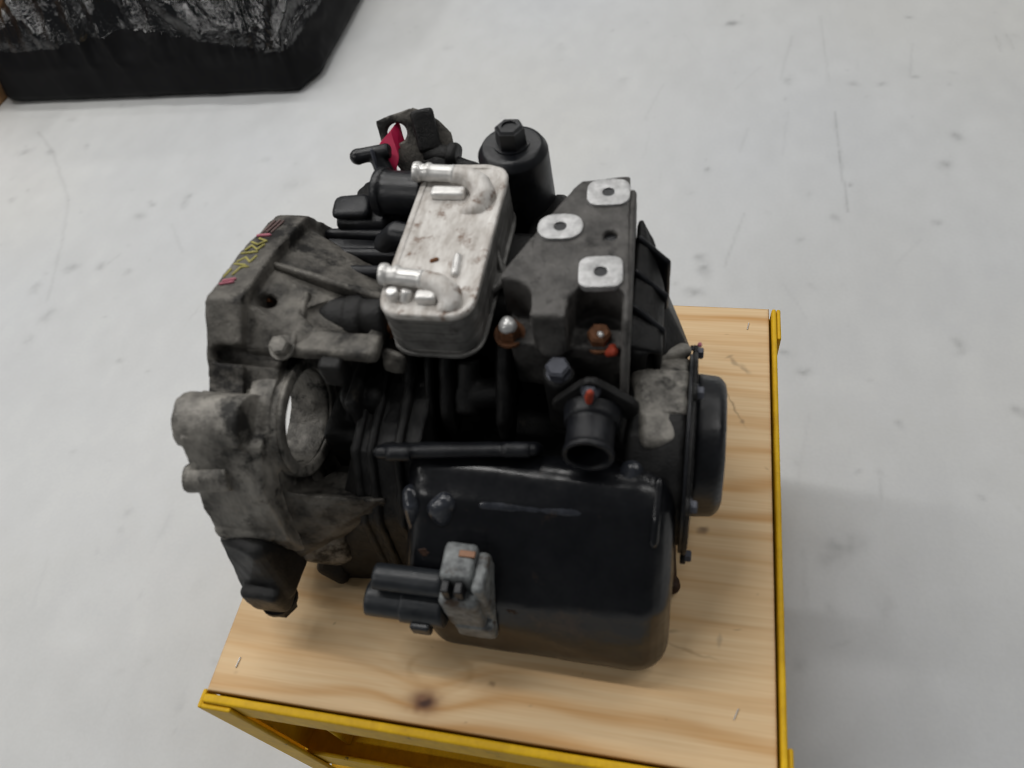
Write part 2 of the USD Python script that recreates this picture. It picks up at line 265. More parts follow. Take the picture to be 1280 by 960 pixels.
def wspot(x0, y0, rx, ry, c, w, ang=0.):
    global wood
    q = np.c_[x - x0, y - y0] + ((meshkit.noise(P3 * 160, 31) - .5) * .003)[:, None]; cs, sn = math.cos(ang), math.sin(ang)
    e = ((q @ [cs, sn]) / rx) ** 2 + ((q @ [-sn, cs]) / ry) ** 2; a = (w * np.exp(-e ** 1.5))[:, None]
    wood = wood * (1 - a) + np.array(c) * a
wspot(.2500, .0235, .026, .016, (.52, .28, .11), .5); wspot(.2500, .0235, .0160, .0110, (.17, .07, .035), .9); wspot(.2515, .0225, .0065, .0045, (.06, .025, .018), .9); wspot(.247, .027, .004, .003, (.28, .14, .08), .7)
for a_ in np.linspace(0, 2 * np.pi, 60, endpoint=False):                      # the ring of the grown-over branch
    wspot(.2597 + .036 * math.cos(a_), .0570 + .0185 * math.sin(a_), .0042, .0042, (.50, .29, .12), .09)
wspot(.3193, .0516, .004, .0035, (.20, .13, .07), .7); wspot(.3193, .0516, .03, .016, (.46, .26, .11), .35)
wspot(.5314, .2547, .006, .0045, (.16, .10, .06), .75); wspot(.4952, .1311, .016, .002, (.3, .2, .11), .6, .2); wspot(.52, .115, .03, .0015, (.4, .24, .11), .5, -.2)
wspot(.5647, .504, .010, .003, (.34, .24, .15), .6, -.9); wspot(.578, .492, .009, .003, (.34, .24, .15), .55, -.9); wspot(.558, .512, .006, .002, (.36, .25, .15), .5, .6)
wspot(.5627, .4344, .030, .0015, (.30, .20, .11), .65, -1.1); wspot(.5754, .4093, .003, .003, (.28, .18, .1), .6)
wspot(.5537, .1303, .002, .007, (.4, .3, .2), .5)
for _ in range(70): wspot(rng.uniform(0, W), rng.uniform(0, D), rng.uniform(.001, .004), rng.uniform(.0008, .0016), (.30, .19, .10), rng.uniform(.2, .55), rng.normal(0, .8))
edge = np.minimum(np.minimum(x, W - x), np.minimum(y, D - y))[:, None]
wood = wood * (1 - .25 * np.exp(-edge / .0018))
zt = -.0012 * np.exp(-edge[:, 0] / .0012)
top = np.c_[x, y, zt]; n = len(top); nx, ny = len(bx), len(by)
ids = np.arange(n).reshape(ny, nx); loop = np.concatenate([ids[0, :], ids[1:, -1], ids[-1, -2::-1], ids[-2:0, 0]])
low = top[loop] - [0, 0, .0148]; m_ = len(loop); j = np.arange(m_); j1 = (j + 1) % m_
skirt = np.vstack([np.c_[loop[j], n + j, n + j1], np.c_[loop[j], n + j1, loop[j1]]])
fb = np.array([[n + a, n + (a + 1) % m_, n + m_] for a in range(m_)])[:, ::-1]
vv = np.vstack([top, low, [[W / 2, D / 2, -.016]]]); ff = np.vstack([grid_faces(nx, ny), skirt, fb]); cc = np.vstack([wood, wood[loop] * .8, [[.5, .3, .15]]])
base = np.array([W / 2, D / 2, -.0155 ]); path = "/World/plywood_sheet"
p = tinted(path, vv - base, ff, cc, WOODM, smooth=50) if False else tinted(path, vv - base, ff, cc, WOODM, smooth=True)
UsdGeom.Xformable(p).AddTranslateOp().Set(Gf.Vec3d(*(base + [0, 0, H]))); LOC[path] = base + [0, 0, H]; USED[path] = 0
tag(p.GetPrim(), "pine plywood sheet with knots lying in the yellow cart frame", "plywood")
for sx, sy, a_ in ((.5708, .0576, 1.2), (.5821, .5662, 1.4), (.0253, .0338, 1.5)):
    dx, dy = .0055 * math.cos(a_), .0055 * math.sin(a_)
    put(path, "staple", tube([(sx - dx, sy - dy, -.0006), (sx - dx, sy - dy, .0010), (sx + dx, sy + dy, .0010), (sx + dx, sy + dy, -.0006)], .0007, 8), BRIGHT)

# ------------------------------------------------------------------ transmission
tr = thing("transmission", (.28, .30, 0), "grimy used car gearbox with pale oil cooler on top, standing on the plywood", "gearbox")
# --- clutch bell on the left, open to the left
FL = [(.283, .341), (.365, .326), (.441, .303), (.478, .25), (.485, .15), (.45, .06), (.36, .015), (.22, .015), (.14, .035), (.11, .07), (.122, .13), (.145, .20), (.185, .258), (.228, .284)]
FLp = Polygon(FL)
def shrink(d): return list(FLp.buffer(-d, join_style=2).exterior.coords)[:-1]
small = [(.30 + .125 * math.cos(a), .165 + .115 * math.sin(a)) for a in np.linspace(0, 2 * np.pi, 24, endpoint=False)]
bell = add(prism(FLp, "x", .045, .083), hullp(at_x(shrink(.014), .08), at_x(small, .205)))
# starter mount: lug, collar and the drop of the housing
RC = (.238, .212)
disc = Point(RC).buffer(.0625, 24)
collar = prism(disc, "x", .074, .119)
web = prism(unary_union([disc, Polygon([(.185, .22), (.145, .07), (.175, .03), (.25, .08), (.29, .19)])]).buffer(.004), "x", .088, .113)
nose = add(M3.batch_hull([rod((.034, .188, .270), (.10, .190, .270), .028), rod((.075, .20, .245), (.10, .20, .245), .03)]),
           hullp(at_x([(.160, .285), (.215, .285), (.24, .2), (.215, .08), (.135, .06), (.112, .13), (.128, .21)], .045), at_x([(.172, .255), (.21, .255), (.22, .2), (.2, .08), (.143, .07), (.130, .14), (.143, .22)], .110)),
           rod((.036, .143, .236), (.08, .15, .235), .014), rhull([(.10, .158, .075), (.125, .17, .09), (.10, .20, .05), (.13, .185, .06), (.125, .165, .055)], .024), rhull([(.050, .123, .17), (.052, .122, .14), (.09, .13, .15)], .008))
cavity = add(hullp(at_x(shrink(.034), .02), at_x(shrink(.034), .066), at_x([(.31 + .07 * math.cos(a), .165 + .075 * math.sin(a)) for a in np.linspace(0, 6.28, 20)], .15)))
bore = add(rod((.060, *RC), (.215, *RC), .0485, n=48), hullp(at_x([(.20, .16), (.29, .17), (.31, .10), (.25, .08)], .0), at_x([(.200, .235), (.272, .245), (.28, .18), (.21, .17)], .0735)))
pockets = add(rhull([(.092, .300, .325), (.122, .283, .32), (.095, .330, .325), (.120, .325, .315)], .010), rhull([(.135, .300, .305), (.155, .285, .305), (.15, .318, .298), (.185, .30, .285)], .008),
              rhull([(.058, .238, .315), (.132, .238, .32), (.058, .252, .292), (.132, .25, .292)], .009), rod((.092, .306, .29), (.092, .300, .36), .0085), rhull([(.10, .372, .32), (.15, .355, .305), (.10, .39, .31), (.15, .385, .295)], .010))
bell_m = cast(((bell - pockets) - cavity) - bore - rod((.114, *RC), (.235, *RC), .080), .0042, 3, .0014, 75, 1)
put(tr, "bell_housing", bell_m, CAST, True)
put(tr, "starter_housing", cast(add(collar, web, nose) - bore, .0042, 3, .0013, 80, 2), CASTL, True, "lighter grey casting with the round starter opening")
put(tr, "case_flange", cast(prism(Polygon([(.215, .262), (.27, .276), (.345, .25), (.37, .16), (.33, .09), (.27, .10), (.22, .14)]).difference(Point(RC).buffer(.0555, 24)), "x", .108, .1175), .0045, 3, .0014, 80, 19), CASTD, True)
put(tr, "starter_ring", cast(prism(disc.buffer(.000).difference(Point(RC).buffer(.0505, 24)), "x", .1185, .1235), .004, 2, .0006), CASTL, True)
put(tr, "support_lug", cast(add(rhull([(.052, .122, .150), (.085, .112, .15), (.052, .100, .075), (.090, .100, .075), (.06, .15, .07), (.09, .14, .075)], .012), rbox((.050, .078, .054), (.096, .114, .10), .008), rbox((.058, .082, .044), (.090, .114, .07), .006)), .005, 4, .0012, 80, 3), CASTD, True)
hexbolt(tr, "drain_bolt", (.074, .096, .048), (-.02, -.10, -1), .0165, .017, CASTD)
put(tr, "bell_foot", cast(rhull([(.10, .15, .02), (.12, .145, .010), (.115, .175, .05)], .010), .006, 4, .0008), CASTD, True)
# webs and bosses on the bell
put(tr, "web_rib", cast(rhull([(.082, .352, .316), (.20, .333, .294), (.082, .352, .28), (.20, .333, .255)], .0045), .006, 3, .0006), CAST, True)
put(tr, "web_rib", cast(rhull([(.125, .322, .306), (.128, .262, .300), (.125, .322, .27), (.128, .268, .28)], .0045), .006, 3, .0006), CAST, True)
put(tr, "shaft_boss", cast(add(rod((.105, .318, .268), (.205, .322, .276), .028, .022), rod((.165, .320, .272), (.182, .321, .274), .0275)), .005, 5, .0012, 90), CASTD, True)
put(tr, "casting_shelf", cast(add(rbox((.078, .256, .285), (.215, .285, .300), .006)), .005, 4, .0014, 90), CAST, True)
put(tr, "lug_block", cast(rbox((.156, .243, .262), (.180, .266, .294), .005), .005, 4, .0009), CASTD, True)
hexbolt(tr, "flange_bolt", (.120, .258, .302), (.1, -.35, 1), .010, .011, CASTL)
hexbolt(tr, "flange_bolt", (.083, .318, .306), (1, 0, .3), .008, .007, RUST)
put(tr, "case_shoulder", cast(add(rbox((.152, .248, .10), (.20, .31, .232), .012), rbox((.170, .236, .14), (.182, .30, .246), .005), rbox((.128, .226, .08), (.18, .30, .192), .010)), .006, 4, .0016, 70, 15), CASTD, True)
put(tr, "lower_case", cast(add(hullp(at_x([(.145, .003), (.158, .06), (.30, .10), (.30, .003)], .120), at_x([(.150, .003), (.164, .13), (.206, .203), (.30, .22), (.30, .003)], .178), at_x([(.160, .003), (.172, .13), (.212, .200), (.30, .22), (.30, .003)], .245)),
    *[rhull([(xx, .154, .02), (xx, .166, .13), (xx, .208, .203), (xx, .30, .23), (xx, .30, .02)], .005) for xx in (.180, .196, .224)]), .006, 4, .0018, 60, 14), CASTD, True)
# --- main case behind and under everything
case = add(prism([(.185, .018), (.175, .08), (.20, .10), (.262, .11), (.31, .13), (.345, .245), (.46, .25), (.505, .2), (.50, .018)], "x", .185, .45),
           rbox((.195, .345, .20), (.45, .46, .272), .012))
put(tr, "main_case", cast(case, .008, 7, .0016, 45, 4), CASTD, True)
for xx, w_ in ((.222, .006), (.243, .004), (.262, .007), (.322, .008)):
    put(tr, "case_rib", cast(rhull([(xx, .262, .16), (xx, .262, .198), (xx, .31, .258), (xx, .33, .2)], w_), .006, 3, .0010, 90), CASTD, True)
put(tr, "case_tube", cast(add(rod((.270, .285, .20), (.330, .292, .205), .016), rod((.28, .31, .23), (.28, .27, .19), .013)), .006, 3, .001), CASTD, True)
put(tr, "pan_rail", cast(add(rhull([(.212, .200, .218), (.362, .216, .220), (.212, .215, .20), (.362, .229, .20)], .0068), rod((.222, .198, .221), (.245, .200, .221), .0075), rod((.335, .212, .222), (.360, .214, .222), .0075)), .005, 4, .0006), BLACK, True)
# --- sump pan
r_ = .024
pan = M3.batch_hull([ball(c, r, 28) for c, r in [((.272, .108, .027), .026), ((.466, .112, .034), .034), ((.254, .121, .092), .024), ((.466, .134, .10), .034), ((.262, .188, .170), .028), ((.462, .193, .164), .037), ((.258, .204, .182), .024), ((.462, .200, .168), .036), ((.258, .28, .026), r_), ((.474, .28, .026), r_)]])
pan = pan - M3.batch_hull([ball((.300, .128, .178), .006), ball((.302, .176, .214), .006)]) - M3.batch_hull([ball((.261, .13, .18), .004), ball((.262, .18, .208), .004)])
put(tr, "sump_pan", cast(pan, .0042, 8, .0010, 28, 5), PANM, True, "black painted stamped steel oil pan with rust specks")
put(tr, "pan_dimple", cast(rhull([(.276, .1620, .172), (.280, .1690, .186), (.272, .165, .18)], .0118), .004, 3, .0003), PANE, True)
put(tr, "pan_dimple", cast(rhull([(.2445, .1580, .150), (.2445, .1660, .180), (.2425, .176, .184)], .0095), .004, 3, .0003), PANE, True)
put(tr, "pan_ridge", cast(rhull([(.316, .1735, .1840), (.40, .1745, .1845), (.440, .1755, .1845)], .0092), .0035, 5, .0005), PANE, True)  # highlight of the pan shoulder, put into the lighter colour
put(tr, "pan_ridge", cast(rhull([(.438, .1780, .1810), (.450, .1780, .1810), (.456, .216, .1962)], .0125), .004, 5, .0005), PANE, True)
for q in (.460, .470, .480):
    put(tr, "pan_bead", cast(rhull([(q, .156, .170), (q + .001, .172, .187), (q + .0015, .205, .199)], .0046), .004, 3, .0003), PANM, True)
def scab(c, n, size, material=RUST):
    c, n = np.array(c), np.array(n, float); n /= np.linalg.norm(n); u = np.cross(n, [1, .2, .1]); u /= np.linalg.norm(u); w = np.cross(n, u)
    pts = [c - n * .0007 + u * size * math.cos(a) * rng.uniform(.4, 1) + w * size * math.sin(a) * rng.uniform(.5, 1.3) for a in np.linspace(0, 6.28, 8)[:-1]]
    put(tr, "rust_scab", cast(rhull(pts, .0012, 8), .0012, 2, .0008, 500), material, True)
for c, n, q, m_ in (((.4014, .143, .1593), (0, -.76, .65), .0030, RUST), ((.3466, .0988, .0997), (0, -.96, .26), .0050, RUSTD), ((.3579, .0959, .0887), (0, -.97, .23), .0045, RUST), ((.3352, .0946, .0839), (0, -.97, .24), .004, RUST),
                    ((.3857, .0942, .0807), (0, -.97, .23), .0035, CAST), ((.4214, .0913, .067), (0, -.98, .2), .004, CAST), ((.2822, .1285, .1409), (0, -.78, .62), .007, RUSTD), ((.2573, .1323, .145), (0, -.78, .62), .005, RUSTD), ((.3289, .1871, .1987), (0, -.2, .98), .003, RUST)):
    scab(c, n, q, m_)
# --- plug on the pan
soc = put(tr, "plug_socket", cast(add(rbox((.283, .082, .085), (.322, .125, .150), .006), rbox((.286, .098, .14), (.318, .135, .176), .005), rbox((.318, .090, .075), (.330, .13, .170), .004), rbox((.288, .080, .06), (.330, .11, .092), .005)), .004, 4, .0009, 120, 6), CONN, True)
for xx in (.293, .306): put(soc, "plug_slot", rbox((xx - .0038, .0865, .140), (xx + .0038, .0985, .169), .0015), PLAST)
put(soc, "contact_tab", rbox((.302, .119, .1748), (.318, .126, .1778), .001), COPPER)
plug = put(tr, "plug", cast(add(rod((.198, .094, .103), (.282, .094, .103), .0185), rod((.210, .106, .134), (.283, .106, .134), .0135)), .004, 3, .0003), CONNB, True)
put(plug, "locking_clip", rbox((.247, .068, .086), (.268, .080, .104), .003), CONNB)
put(plug, "plug_collar", cast(rod((.236, .0935, .1035), (.281, .0935, .1035), .0200), .004, 2, .0003), CONNB, True)
# --- coolant outlet
oc = np.array([.4165, .250, .2345]); od = np.array([.02, -1., .04]); od /= np.linalg.norm(od); oe = oc + od * .047
outlet = add(rod(oc, oe, .0225, n=40), rod(oe - od * .006, oe, .0240, n=40), rod(oc - od * .01, oc + od * .012, .029, .026, n=40)) - rod(oc - od * .0, oe + od * .01, .0190, n=40)
out = put(tr, "outlet_pipe", cast(outlet, .004, 2, .0003), BLACK, True)
put(out, "pipe_flange", cast(M3.batch_hull([rod((.4165, .262, .2345), (.4165, .254, .2345), .028), rod((.388, .262, .238), (.388, .254, .238), .011), rod((.448, .262, .240), (.448, .254, .240), .012), rod((.416, .262, .270), (.416, .254, .270), .011)]), .005, 3, .0008), CASTD, True)
hexbolt(out, "bolt", (.416, .253, .270), (0, -1, .35), .0075, .008, STEEL)
put(out, "paint_mark", cast(rhull([(.415, .2435, .274), (.417, .2440, .280), (.4155, .2435, .268)], .0035), .002, 2, .0006, 400), ORANGE, True)
hexbolt(tr, "stud_bolt", (.3815, .281, .258), (.0, -.1, 1), .0120, .012, STEEL, 1.0)
put(tr, "bolt_post", cast(rod((.3815, .286, .17), (.3815, .2815, .257), .017, .0155), .005, 3, .0004), CASTD, True)
# --- right end: round casting, gasket, cover
ec = (.28, .13)
put(tr, "shaded_end_case", cast(rod((.448, *ec), (.5035, *ec), .0965, n=56), .007, 4, .0010, 55, 17), CASTD, True)  # lower end casting in a dark tone: its shade is put into the colour
put(tr, "end_casting", cast(add(rod((.452, *ec), (.5033, *ec), .0985, n=56) - M3.cube([.2, .3, .6]).translate([.4, -.035, -.1]), rhull([(.452, .33, .215), (.497, .36, .20), (.452, .40, .17), (.497, .40, .15)], .008), rhull([(.455, .305, .222), (.470, .24, .215), (.497, .25, .21), (.497, .31, .217)], .010)), .006, 5, .0013, 55, 7), CASTL, True)
put(tr, "end_gasket", cast(add(rod((.5035, *ec), (.5065, *ec), .1035, n=56), rhull([(.505, .3665, .195), (.505, .372, .193)], .0016)), .01, 0, 0), BLACK, 40)
put(tr, "end_flange", cast(add(rod((.5065, *ec), (.5115, *ec), .1055, n=56), *[rod((.5065, ec[0] + .106 * math.cos(a), ec[1] + .106 * math.sin(a)), (.5115, ec[0] + .106 * math.cos(a), ec[1] + .106 * math.sin(a)), .009, n=20) for a in np.arange(.5, 6.6, 1.047)]), .007, 2, .0003), CASTD, True)
cov = put(tr, "end_cover", cast(add(rod((.511, .288, .134), (.535, .288, .134), .075, .073, n=56), rod((.535, .288, .134), (.542, .288, .134), .073, .065, n=56)), .006, 5, .0004), PLAST, True, "black round end cap")
for a in np.arange(.5, 6.6, 1.047): hexbolt(tr, "cover_bolt", (.5115, ec[0] + .106 * math.cos(a), ec[1] + .106 * math.sin(a)), (1, 0, 0), .0065, .006, STEEL)
put(tr, "paint_mark", cast(rhull([(.5125, .366, .203), (.5125, .370, .200)], .0022), .002, 2, .0005, 400), PINKPEN, True)
put(tr, "end_foot", cast(add(rhull([(.492, .21, .05), (.496, .185, .012), (.492, .23, .014)], .0095), rhull([(.500, .184, .010), (.501, .180, .010)], .0095)), .005, 4, .0008), RUSTD, True)
# --- engine mount bracket
bpoly = Polygon([(.383, .482), (.432, .490), (.436, .43), (.447, .300), (.405, .296), (.372, .296), (.328, .300), (.322, .345), (.345, .40), (.368, .455)])
pocketL, pocketR = Point((.330, .313)).buffer(.0275, 24), Point((.4175, .313)).buffer(.027, 24)
pocketL = unary_union([pocketL, sbox(.29, .24, .3575, .313)]); pocketR = unary_union([pocketR, sbox(.3905, .24, .4405, .313)])
plate_p = bpoly.difference(pocketL).difference(pocketR).buffer(-.003).buffer(.003)
hole = Point((.4205, .402)).buffer(.0065, 16)
br_ = add(prism(plate_p.difference(hole), "z", .268, .3205), prism(bpoly.buffer(-.004), "z", .205, .272), rhull([(.366, .305, .303), (.385, .305, .303), (.368, .298, .268), (.381, .298, .268), (.368, .330, .30), (.383, .33, .30)], .006),
          rhull([(.444, .245, .20), (.4445, .30, .315), (.436, .47, .314), (.434, .48, .21)], .004))
brk = put(tr, "mount_bracket", cast(br_, .0042, 3, .0009, 60, 8), BRACK, True)
def pad(cx, cy, rx, ry, r, ang):
    s = sbox(-rx, -ry, rx, ry).buffer(-r).buffer(r, 8)
    from shapely import affinity
    s = affinity.translate(affinity.rotate(s, ang), cx, cy)
    ho = Point(cx, cy).buffer(.0062, 12)
    q = put(brk, "mount_pad", cast(prism(s.difference(ho), "z", .316, .3232), .004, 2, .0003, 90), MACH, 40)
    put(brk, "pad_hole", rod((cx, cy, .300), (cx, cy, .3215), .0062, n=20), PLAST)
pad(.4125, .4615, .0215, .0195, .013, 4); pad(.3705, .4105, .0225, .0175, .016, 4); pad(.4165, .3515, .0205, .0195, .010, 5)
put(brk, "hole_bottom", rod((.4205, .402, .29), (.4205, .402, .3150), .0066, n=20), PLAST)
b1 = hexbolt(brk, "mount_bolt", (.3300, .3135, .272), (0, -.1, 1), .0115, .013, RUST, 1.35, "rusty bolt with a bright worn head")
put(b1, "worn_head", cast(rhull([(.3297, .314, .2862), (.3325, .311, .2862), (.329, .310, .2862)], .0075), .003, 2, .0005, 300), BRIGHT, True)
b2 = hexbolt(brk, "mount_bolt", (.4175, .3135, .270), (0, -.1, 1), .0115, .013, RUST, 1.35, "rusty bolt with an orange paint dab")
put(b2, "worn_head", cast(rhull([(.4190, .309, .2835), (.4200, .308, .2835)], .0030), .002, 2, .0003, 300), BRIGHT, True)
put(b2, "paint_mark", cast(rhull([(.431, .302, .272), (.428, .298, .270), (.433, .297, .273)], .0042), .002, 2, .0008, 400), ORANGE, True)
# black ribs on the right flank of the bracket
put(tr, "side_wall", cast(add(hullp([(.446, .30, .12), (.446, .31, .255), (.446, .465, .285), (.446, .49, .12), (.462, .30, .12), (.462, .312, .250), (.462, .445, .27), (.462, .47, .12)]), rhull([(.472, .31, .13), (.472, .325, .245), (.470, .395, .248), (.472, .40, .13)], .004), rhull([(.446, .318, .258), (.472, .322, .246), (.446, .455, .287), (.470, .398, .250)], .004)), .007, 3, .0008), CASTD, True)
for yy, zz in ((.352, .275), (.392, .281), (.432, .288)):
    put(tr, "side_rib", cast(rhull([(.446, yy, zz), (.475, yy - .008, zz - .024), (.446, yy, .15), (.474, yy, .15)], .0032), .006, 2, .0004), BLACK, True)
put(tr, "side_web", cast(rhull([(.470, .445, .20), (.472, .39, .24), (.500, .40, .155), (.498, .37, .19), (.470, .34, .22)], .004), .007, 2, .0005), CASTD, True)
# --- oil cooler
cx0, cx1, cy0, cy1, zt_, zb_ = .2175, .3055, .284, .492, .331, .274
def rr(d, r): return sbox(cx0 - d, cy0 - d, cx1 + d, cy1 + d).buffer(-r).buffer(r, 8)
cool = put(tr, "oil_cooler", cast(add(prism(rr(0, .022), "z", zb_, zt_ - .006), prism(rr(.0022, .022).difference(rr(-.004, .018)), "z", zt_ - .008, zt_ - .0005), prism(rr(-.002, .022), "z", zt_ - .008, zt_ - .002)), .0045, 1, .0004, 60, 9), COOL, 40, "pale oxidised aluminium plate cooler")
for i in range(7):
    z0 = zb_ + .004 + i * .0067
    put(cool, "cooler_plate", prism(rr(.0012 + .0003 * (i % 2), .022), "z", z0, z0 + .0061), COOLS, 40)
put(cool, "base_plate", cast(prism(rr(.0045, .024), "z", zb_ - .003, zb_ + .0015), .008, 1, .0003), COOLS, 40)
put(cool, "mount_ear", cast(add(rhull([(.306, .395, .283), (.318, .378, .282), (.306, .36, .283)], .005), rhull([(.304, .40, .30), (.313, .38, .286)], .003)), .005, 2, .0004), COOLS, True)
def stub(x0, y0, x1, y1, bx_, by_):
    z = zt_ + .0085
    s = put(cool, "pipe_stub", cast(add(rod((x0, y0, z), (x1, y1, z), .0088, n=28), rod((x0, y0, z), (x0 + .007, y0, z), .0108, n=28), rod((x0 + .014, y0 - .0002, z), (x0 + .019, y0 - .0003, z), .0100, n=28), rod((x1 - .004, y1, z), (x1 - .002, y1, z), .0097, n=28)) - rod((x0 - .01, y0, z), (x0 + .012, y0, z), .0072, n=28), .003, 1, .0002), STUB, True)
    return s
stub(.2085, .470, .255, .467, 0, 0); stub(.2135, .3225, .258, .318, 0, 0)
z = zt_ + .0075
put(cool, "pipe_bend", cast(tube([(.252, .467, z), (.268, .465, z - .002), (.281, .457, z - .005), (.288, .444, z - .008), (.284, .430, z - .013), (.270, .424, z - .0165)], [.0096, .0112, .0128, .0130, .0120, .009], 20), .004, 3, .0005), COOL, True)
put(cool, "pipe_bend", cast(tube([(.255, .3182, z), (.270, .315, z - .002), (.282, .308, z - .006), (.286, .299, z - .010), (.279, .293, z - .0145)], [.0096, .0112, .0122, .0115, .009], 20), .004, 3, .0005), COOL, True)
put(cool, "raised_block", cast(rbox((.232, .4385, zt_ - .004), (.268, .4525, zt_ + .0065), .003), .004, 2, .0005), STUB, True)
put(cool, "raised_block", cast(rbox((.252, .296, zt_ - .004), (.272, .308, zt_ + .0075), .003), .004, 2, .0005), STUB, True)
put(cool, "pipe_boss", cast(add(rod((.229, .303, zt_ - .004), (.229, .303, zt_ + .008), .0055), rod((.240, .300, zt_ - .004), (.243, .306, zt_ + .006), .005)), .003, 2, .0004), STUB, True)
put(cool, "raised_pad", cast(rhull([(.279, .358, zt_ - .0015), (.281, .336, zt_ - .0015)], .0045), .003, 2, .0003), STUB, True)
put(cool, "rust_spot", cast(rhull([(.2545, .352, zt_ - .0019), (.2585, .354, zt_ - .0019)], .0024), .0015, 2, .0006, 500), RUST, True)
hexbolt(tr, "cooler_bolt", (.204, .318, .268), (-.3, -.3, 1), .011, .010, RUST, 1.2, "rusty bolt left of the cooler")
put(tr, "bolt_bracket", cast(add(rhull([(.206, .290, .262), (.226, .282, .264), (.208, .28, .25), (.222, .278, .25)], .005)), .005, 3, .001, 120), CAST, True)
# --- filter housing
fx, fy = .3030, .524
fh = put(tr, "filter_housing", cast(add(rod((fx, fy, .215), (fx, fy, .250), .0465, .0405, n=56), rod((fx, fy, .248), (fx, fy, .324), .0405, .0385, n=56), rod((fx, fy, .3239), (fx, fy, .3335), .0385, .0325, n=56)), .005, 4, .0002), PLAST, True)
put(fh, "hex_cap", add(rod((fx, fy, .331), (fx, fy, .354), .0170, .0160, n=6), rod((fx, fy, .3535), (fx, fy, .3565), .0157, .0125, n=6), rod((fx, fy, .330), (fx, fy, .335), .0195, n=30)) - rod((fx, fy, .3545), (fx, fy, .37), .0080, n=24), PLAST, 30)
put(tr, "filter_base", cast(add(rod((fx, fy, .17), (fx, fy, .217), .050, n=40), rhull([(.33, .50, .245), (.372, .485, .262), (.348, .525, .25), (.385, .50, .2), (.33, .46, .25)], .012)), .007, 3, .0006), CASTD, True)
# --- selector side: hose stub, black blocks, ribs
put(tr, "hose_stub", cast(add(rod((.157, .480, .303), (.216, .474, .305), .0245, n=36), rod((.157, .480, .303), (.166, .479, .3035), .027, n=36)), .005, 2, .0003), PLAST, True)
put(tr, "elbow_hose", cast(tube([(.165, .425, .245), (.172, .428, .275), (.188, .428, .290), (.21, .425, .288)], .0145, 18), .005, 2, .0003), PLAST, True)
put(tr, "selector_housing", cast(add(rbox((.100, .455, .235), (.165, .505, .281), .008), rbox((.085, .43, .225), (.19, .47, .262), .008)), .006, 4, .0008), BLACK, True)
put(tr, "selector_cover", cast(rhull([(.102, .483, .286), (.135, .483, .290), (.105, .462, .286), (.14, .462, .288)], .006), .005, 3, .0004), BLACK, True)
for yy, zz in ((.455, .262), (.42, .266), (.388, .272)):
    put(tr, "case_fin", cast(rhull([(.09, yy, zz), (.20, yy - .004, zz + .006), (.09, yy, .19), (.20, yy, .19)], .0065), .006, 3, .0006), BLACK, True)
put(tr, "upper_case", cast(rhull([(.08, .46, .17), (.20, .47, .18), (.08, .36, .20), (.20, .36, .235), (.09, .46, .225), (.20, .45, .235)], .012), .008, 3, .001), CASTD, True)
put(tr, "selector_base", cast(add(rbox((.10, .49, .14), (.225, .555, .262), .012), rhull([(.16, .53, .262), (.25, .52, .262), (.24, .50, .24), (.17, .5, .24)], .012)), .007, 4, .001), CASTD, True)
put(tr, "selector_base", cast(add(rhull([(.118, .515, .268), (.150, .530, .285), (.165, .50, .29), (.125, .485, .27), (.16, .52, .24)], .010), rhull([(.165, .555, .275), (.205, .550, .29), (.245, .545, .28), (.235, .53, .25), (.175, .54, .25)], .012)), .006, 4, .0012, 80), CASTD, True)
# cable bracket with the round hole, facing the camera side
hc = np.array([.1585, .5610, .3165]); nn = np.array([.28, -.72, .63]); nn /= np.linalg.norm(nn); ex = np.cross(nn, [0, 0, 1.]); ex = -ex / np.linalg.norm(ex); ex = ex if ex[0] > 0 else -ex; ey = np.cross(nn, ex); ey = ey if ey[2] > 0 else -ey
def frame(m): return m.transform(np.column_stack([ex * .84, ey * .84, np.cross(ex, ey), hc]))
plate = Polygon([(-.022, .024), (-.006, .027), (.030, .030), (.044, .022), (.060, .006), (.072, -.012), (.072, -.052), (.0, -.056), (-.012, -.030), (-.022, -.004)]).difference(Point(.001, .004).buffer(.0145, 24)).buffer(.0012)
put(tr, "cable_bracket", cast(frame(prism(plate, "z", -.004, .004)), .004, 3, .0006), CAST, True)
put(tr, "bracket_block", cast(add(frame(rbox((.024, -.03, -.02), (.056, .026, .014), .005)), rod((.190, .556, .296), (.228, .553, .296), .011, n=24), rod((.218, .554, .296), (.230, .553, .296), .0145, n=24)), .005, 3, .0008), CASTD, True)
lv = put(tr, "shift_lever", cast(add(rod((.120, .522, .318), (.160, .528, .322), .0085, n=20), ball((.122, .522, .318), .0095), tube([(.145, .524, .318), (.155, .512, .295), (.157, .500, .262)], [.0095, .0115, .014], 16)), .004, 3, .0003), PLAST, True)
put(lv, "lever_plate", cast(rhull([(.1435, .518, .330), (.154, .497, .27), (.151, .510, .262)], .0022), .004, 2, .0003), STEEL, True)
